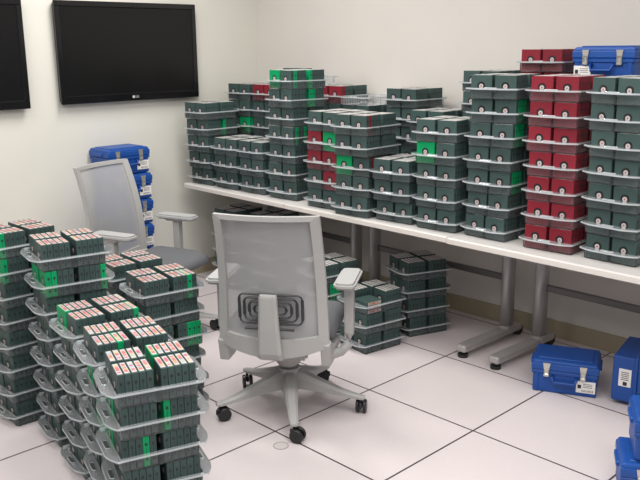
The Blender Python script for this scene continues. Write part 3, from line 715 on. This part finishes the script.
# ------------------------------------------------------------------ office chairs
def chair_proto():
    t = empty('office_chair', (0, 0, 0))
    # five-star base
    for k in range(5):
        a = math.radians(-74 + 72 * k); d = Vector((math.cos(a), math.sin(a), 0)); s = Vector((-d.y, d.x, 0))
        bm = bmesh.new(); rings = []
        for r_, w, z0, z1 in ((.02, .034, .110, .196), (.07, .034, .108, .184), (.17, .028, .098, .143), (.27, .022, .083, .106), (.335, .018, .074, .090), (.352, .012, .075, .087)):
            rings.append([bm.verts.new(d * r_ + s * (w * u) + Vector((0, 0, z))) for u, z in ((-1, z0), (1, z0), (1.0, (z0 + 2 * z1) / 3), (.55, z1), (-.55, z1), (-1.0, (z0 + 2 * z1) / 3))])
        for i in range(len(rings) - 1):
            for q in range(6): bm.faces.new((rings[i][q], rings[i][(q + 1) % 6], rings[i + 1][(q + 1) % 6], rings[i + 1][q]))
        bm.faces.new(rings[0][::-1]); bm.faces.new(rings[-1])
        lg = obj('leg', bm, M['frame'], t)
        ct = d * .335
        bm = bmesh.new(); cyl(bm, .007, ct + Vector((0, 0, .05)), ct + Vector((0, 0, .078)), 10)
        ra = a + 1.1 + .5 * k; f = Vector((math.cos(ra), math.sin(ra), 0)); sd = Vector((-f.y, f.x, 0)); wc = ct + f * .016 + Vector((0, 0, .031))
        box(bm, (-.028, -.0065, .026), (.022, .0065, .056), .005, mat=Matrix.Translation(ct + f * .008) @ Matrix.Rotation(ra, 4, 'Z'))
        cs = obj('caster', bm, M['cast'], t)
        for sg in (-1, 1):
            bm = bmesh.new(); cyl(bm, .031, wc + sd * (sg * .009), wc + sd * (sg * .024), 20)
            bmesh.ops.bevel(bm, geom=[e for e in bm.edges if abs((e.verts[0].co - e.verts[1].co).normalized().dot(sd)) < .1], offset=.003, segments=1, affect='EDGES')
            obj('wheel', bm, M['cast'], cs)
    bm = bmesh.new()
    cyl(bm, .040, (0, 0, .088), (0, 0, .205), 24, .050); cyl(bm, .030, (0, 0, .20), (0, 0, .36), 16)
    cyl(bm, .008, (0, 0, .03), (0, 0, .09), 10)
    obj('gas_column', bm, M['frame'], t, False)
    bm = bmesh.new()
    prism(bm, [(-.12, -.17), (.12, -.17), (.10, .10), (.05, .14), (-.05, .14), (-.10, .10)], .300, .412)
    bmesh.ops.bevel(bm, geom=bm.edges[:], offset=.012, segments=2, affect='EDGES')
    cyl(bm, .046, (0, -.01, .222), (0, -.01, .304), 28, .112)
    obj('tilt_mechanism', bm, M['frame'], t)
    # seat pan with cushion
    bm = bmesh.new()
    nx, ny = 14, 14; gr = []
    for j in range(ny + 1):
        row = []
        for i in range(nx + 1):
            u, v = -1 + 2 * i / nx, -1 + 2 * j / ny
            x = .25 * u * (1 - .10 * v * v * (1 if v > 0 else .3)); y = .030 + .220 * v * (1 - .09 * u * u)
            z = .470 + .010 * u * u - .034 * max(0, v - .3) ** 2 - .028 * (max(abs(u) - .78, 0) / .22) ** 2 - .03 * (max(abs(v) - .8, 0) / .2) ** 2
            row.append((x, y, z))
        gr.append(row)
    up = [[bm.verts.new(p) for p in r] for r in gr]; dn = [[bm.verts.new((p[0] * .96, p[1] * .96, .412 + .0 * p[2])) for p in r] for r in gr]
    for j in range(ny):
        for i in range(nx):
            bm.faces.new((up[j][i], up[j][i + 1], up[j + 1][i + 1], up[j + 1][i])); bm.faces.new((dn[j][i], dn[j + 1][i], dn[j + 1][i + 1], dn[j][i + 1]))
    br = [(0, i) for i in range(nx + 1)] + [(j, nx) for j in range(1, ny + 1)] + [(ny, i) for i in range(nx - 1, -1, -1)] + [(j, 0) for j in range(ny - 1, 0, -1)]
    for q in range(len(br)):
        p0, p1 = br[q], br[(q + 1) % len(br)]
        bm.faces.new((up[p0[0]][p0[1]], dn[p0[0]][p0[1]], dn[p1[0]][p1[1]], up[p1[0]][p1[1]]))
    obj('seat', bm, M['seat'], t, True)
    # backrest: curved frame, mesh, lumbar rings, upright
    def back_pt(u, v):     # u -1..1 across, v 0..1 up
        w = .238 - .021 * v
        z = .415 + .575 * v
        y = -.285 - .022 * math.sin(v * PI * .9) * -1 - .075 * v * v - .040 * (1 - u * u) + .02 * (1 - v) ** 2
        # low edge dips in the middle, top is nearly level
        z -= .050 * (1 - u * u) * (1 - v) ** 5
        return Vector((u * w, y, z))
    bm = bmesh.new()
    fr = []; n1 = 18; n2 = 14
    loop = [(-1 + 2 * i / n2, 0) for i in range(n2)] + [(1, j / n1) for j in range(n1)] + [(1 - 2 * i / n2, 1) for i in range(n2)] + [(-1, 1 - j / n1) for j in range(n1)]
    outer, inner = [], []
    for u, v in loop:
        outer.append((u, v))
        inner.append((max(-.835, min(.835, u)), max(.105, min(.965, v))))
    for side, oy in ((0, -.013), (1, .013)):
        pass
    vo, vi, vob, vib = [], [], [], []
    for (u, v), (a_, b_) in zip(outer, inner):
        p = back_pt(u, v); q = back_pt(a_, b_)
        rc = Vector((0, 0, 0))
        vo.append(bm.verts.new(p + Vector((0, -.010, 0)))); vi.append(bm.verts.new(q + Vector((0, -.016, 0))))
        vob.append(bm.verts.new(p + Vector((0, .012, 0)))); vib.append(bm.verts.new(q + Vector((0, .010, 0))))
    n = len(loop)
    for k in range(n):
        j = (k + 1) % n
        for A_, B_ in ((vo, vi), (vi, vib), (vib, vob), (vob, vo)):
            vs = [A_[k], A_[j], B_[j], B_[k]]
            try: bm.faces.new(vs)
            except ValueError: pass
    bmesh.ops.remove_doubles(bm, verts=bm.verts[:], dist=.0002)
    bf = obj('back_frame', bm, M['frame'], t)
    bm = bmesh.new(); g = [[bm.verts.new(back_pt(-.88 + 1.76 * i / 16, .075 + .90 * j / 18) + Vector((0, .002, 0))) for i in range(17)] for j in range(19)]
    for j in range(18):
        for i in range(16): bm.faces.new((g[j][i], g[j][i + 1], g[j + 1][i + 1], g[j + 1][i]))
    obj('back_mesh', bm, M['mesh'], t, True)
    bm = bmesh.new()
    for k, (w, h) in enumerate(((.268, .128), (.224, .098), (.180, .068), (.136, .038))):
        pts = []
        for x, z in rrect(w, h, min(.022, h / 2.2), 4):
            u = x / .225; v = (.582 + z - .415) / .575
            p = back_pt(u, v); pts.append((x, p.y - .016, .582 + z))
        tube(bm, pts, .0066, 6, True, .0040)
    for x in (-.07, .07):
        box(bm, (x - .035, -.343, .500), (x + .035, -.331, .510), .003)
    obj('lumbar_pad', bm, M['lumbar'], t)
    bm = bmesh.new()
    prof = [(-.325, .366, .052), (-.350, .40, .051), (-.356, .50, .044), (-.358, .58, .040), (-.360, .645, .037), (-.358, .655, .034)]
    A_ = []
    for y, z, w in prof: A_.append([bm.verts.new((x, y + dy, z)) for x, dy in ((-w, 0), (-w * .75, -.010), (w * .75, -.010), (w, 0), (w, .016), (-w, .016))])
    for i in range(len(A_) - 1):
        for q in range(6): bm.faces.new((A_[i][q], A_[i][(q + 1) % 6], A_[i + 1][(q + 1) % 6], A_[i + 1][q]))
    bm.faces.new(A_[0][::-1]); bm.faces.new(A_[-1])
    obj('upright', bm, M['frame'], t)
    bm = bmesh.new()
    box(bm, (-.05, -.325, .368), (.05, -.15, .402), .010, seg=2); obj('back_bracket', bm, M['frame'], t)
    # armrests
    for sg in (-1, 1):
        bm = bmesh.new()
        pr = [(.225, -.20, .350), (.262, -.115, .338), (.284, -.065, .352), (.289, -.052, .40), (.289, -.050, .50), (.289, -.050, .628)]
        tube(bm, [(sg * x, y, z) for x, y, z in pr], .021, 12, False, .021)
        box(bm, (sg * .289 - .021, -.073, .40), (sg * .289 + .021, -.027, .63), .007, seg=2)
        box(bm, (sg * .289 - .03, -.12, .622), (sg * .289 + .03, 0, .636), .004)
        ap = obj('armrest', bm, M['frame'], t)
        bm = bmesh.new()
        prism(bm, rrect(.095, .27, .03, 4, sg * .283, -.045), .634, .662)
        bmesh.ops.bevel(bm, geom=[e for e in bm.edges if abs(e.verts[0].co.z - e.verts[1].co.z) < 1e-5], offset=.009, segments=2, affect='EDGES')
        obj('arm_pad', bm, M['pad'], ap)
        bm = bmesh.new()   # strut from the back frame down to the arm bracket
        prism(bm, [(-.285, .425), (-.262, .325), (-.185, .322), (-.02, .352), (-.02, .382), (-.17, .386), (-.255, .44)], -.021, .021, mat=Matrix(((0, 0, 1, sg * .222), (1, 0, 0, 0), (0, 1, 0, 0), (0, 0, 0, 1))))
        bmesh.ops.bevel(bm, geom=bm.edges[:], offset=.004, segments=1, affect='EDGES')
        box(bm, (min(sg * .08, sg * .22), -.06, .352), (max(sg * .08, sg * .22), -.02, .384), .004)
        obj('back_strut', bm, M['frame'], t)
    return t
FAR_SWIVEL = 58
near = chair_proto(); near.location = (-.135, .21, 0); near.rotation_euler = (0, 0, math.radians(35))
tag(near, 'grey mesh office chair in the middle of the floor, seen from behind', 'chair', 'grey mesh office chairs')
far = dup(near); far.location = (-1.405, .33, 0); far.rotation_euler = (0, 0, math.radians(-71))
for ch_ in far.children:   # its base has swivelled differently under the seat
    if ch_.name.startswith(('leg', 'caster')): ch_.rotation_euler.z = math.radians(FAR_SWIVEL)
tag(far, 'grey mesh office chair by the blue case column, turned to the right', 'chair', 'grey mesh office chairs')

# ------------------------------------------------------------------ camera
CAMP = (800.0, 0.23752236, -0.01038285, -0.8007661, 2.44265771, -2.08354421, 1.63438723)
f, pit, roll, yaw, cx, cy, ch = CAMP
cp, sp_ = math.cos(pit), math.sin(pit); cs_, sn = math.cos(yaw), math.sin(yaw)
fw = Vector((sn * cp, cs_ * cp, -sp_)); rt = Vector((cs_, -sn, 0)); upv = rt.cross(fw)
cr, sr = math.cos(roll), math.sin(roll)
r2 = rt * cr + upv * sr; u2 = upv * cr - rt * sr
cam = bpy.data.cameras.new('camera'); cam.sensor_width = 36; cam.lens = f / 640 * 36; cam.clip_start = .05
co = bpy.data.objects.new('camera', cam); COL.objects.link(co)
co.matrix_world = Matrix(((r2.x, u2.x, -fw.x, cx), (r2.y, u2.y, -fw.y, cy), (r2.z, u2.z, -fw.z, ch), (0, 0, 0, 1)))
SC.camera = co

# ------------------------------------------------------------------ light: ceiling troffers and the rest of the bright room
def area(name, loc, sx, sy, power, col=(1, .97, .93)):
    l = bpy.data.lights.new(name, 'AREA'); l.shape = 'RECTANGLE'; l.size = sx; l.size_y = sy; l.energy = power; l.color = col
    o = bpy.data.objects.new(name, l); COL.objects.link(o); o.location = loc; return o
for x, y, pw in ((-1.1, .45, 36), (.75, .05, 24), (-1.0, -1.1, 19), (.9, -1.1, 30), (2.4, -.5, 30), (2.2, -2.4, 30), (-.9, -2.7, 20)):
    area('ceiling_troffer', (x, y, 2.75), 1.2, .6, pw)
w = bpy.data.worlds.new('world'); SC.world = w; w.use_nodes = True
bg = w.node_tree.nodes['Background']; bg.inputs['Color'].default_value = (.98, .97, 1, 1); bg.inputs['Strength'].default_value = .30

SC.view_settings.view_transform = 'Standard'; SC.view_settings.look = 'None'
SC.view_settings.gamma = 1; SC.view_settings.use_curve_mapping = False; SC.view_settings.exposure = 0
SC.cycles.transparent_max_bounces = 64
SC.cycles.max_bounces = 8
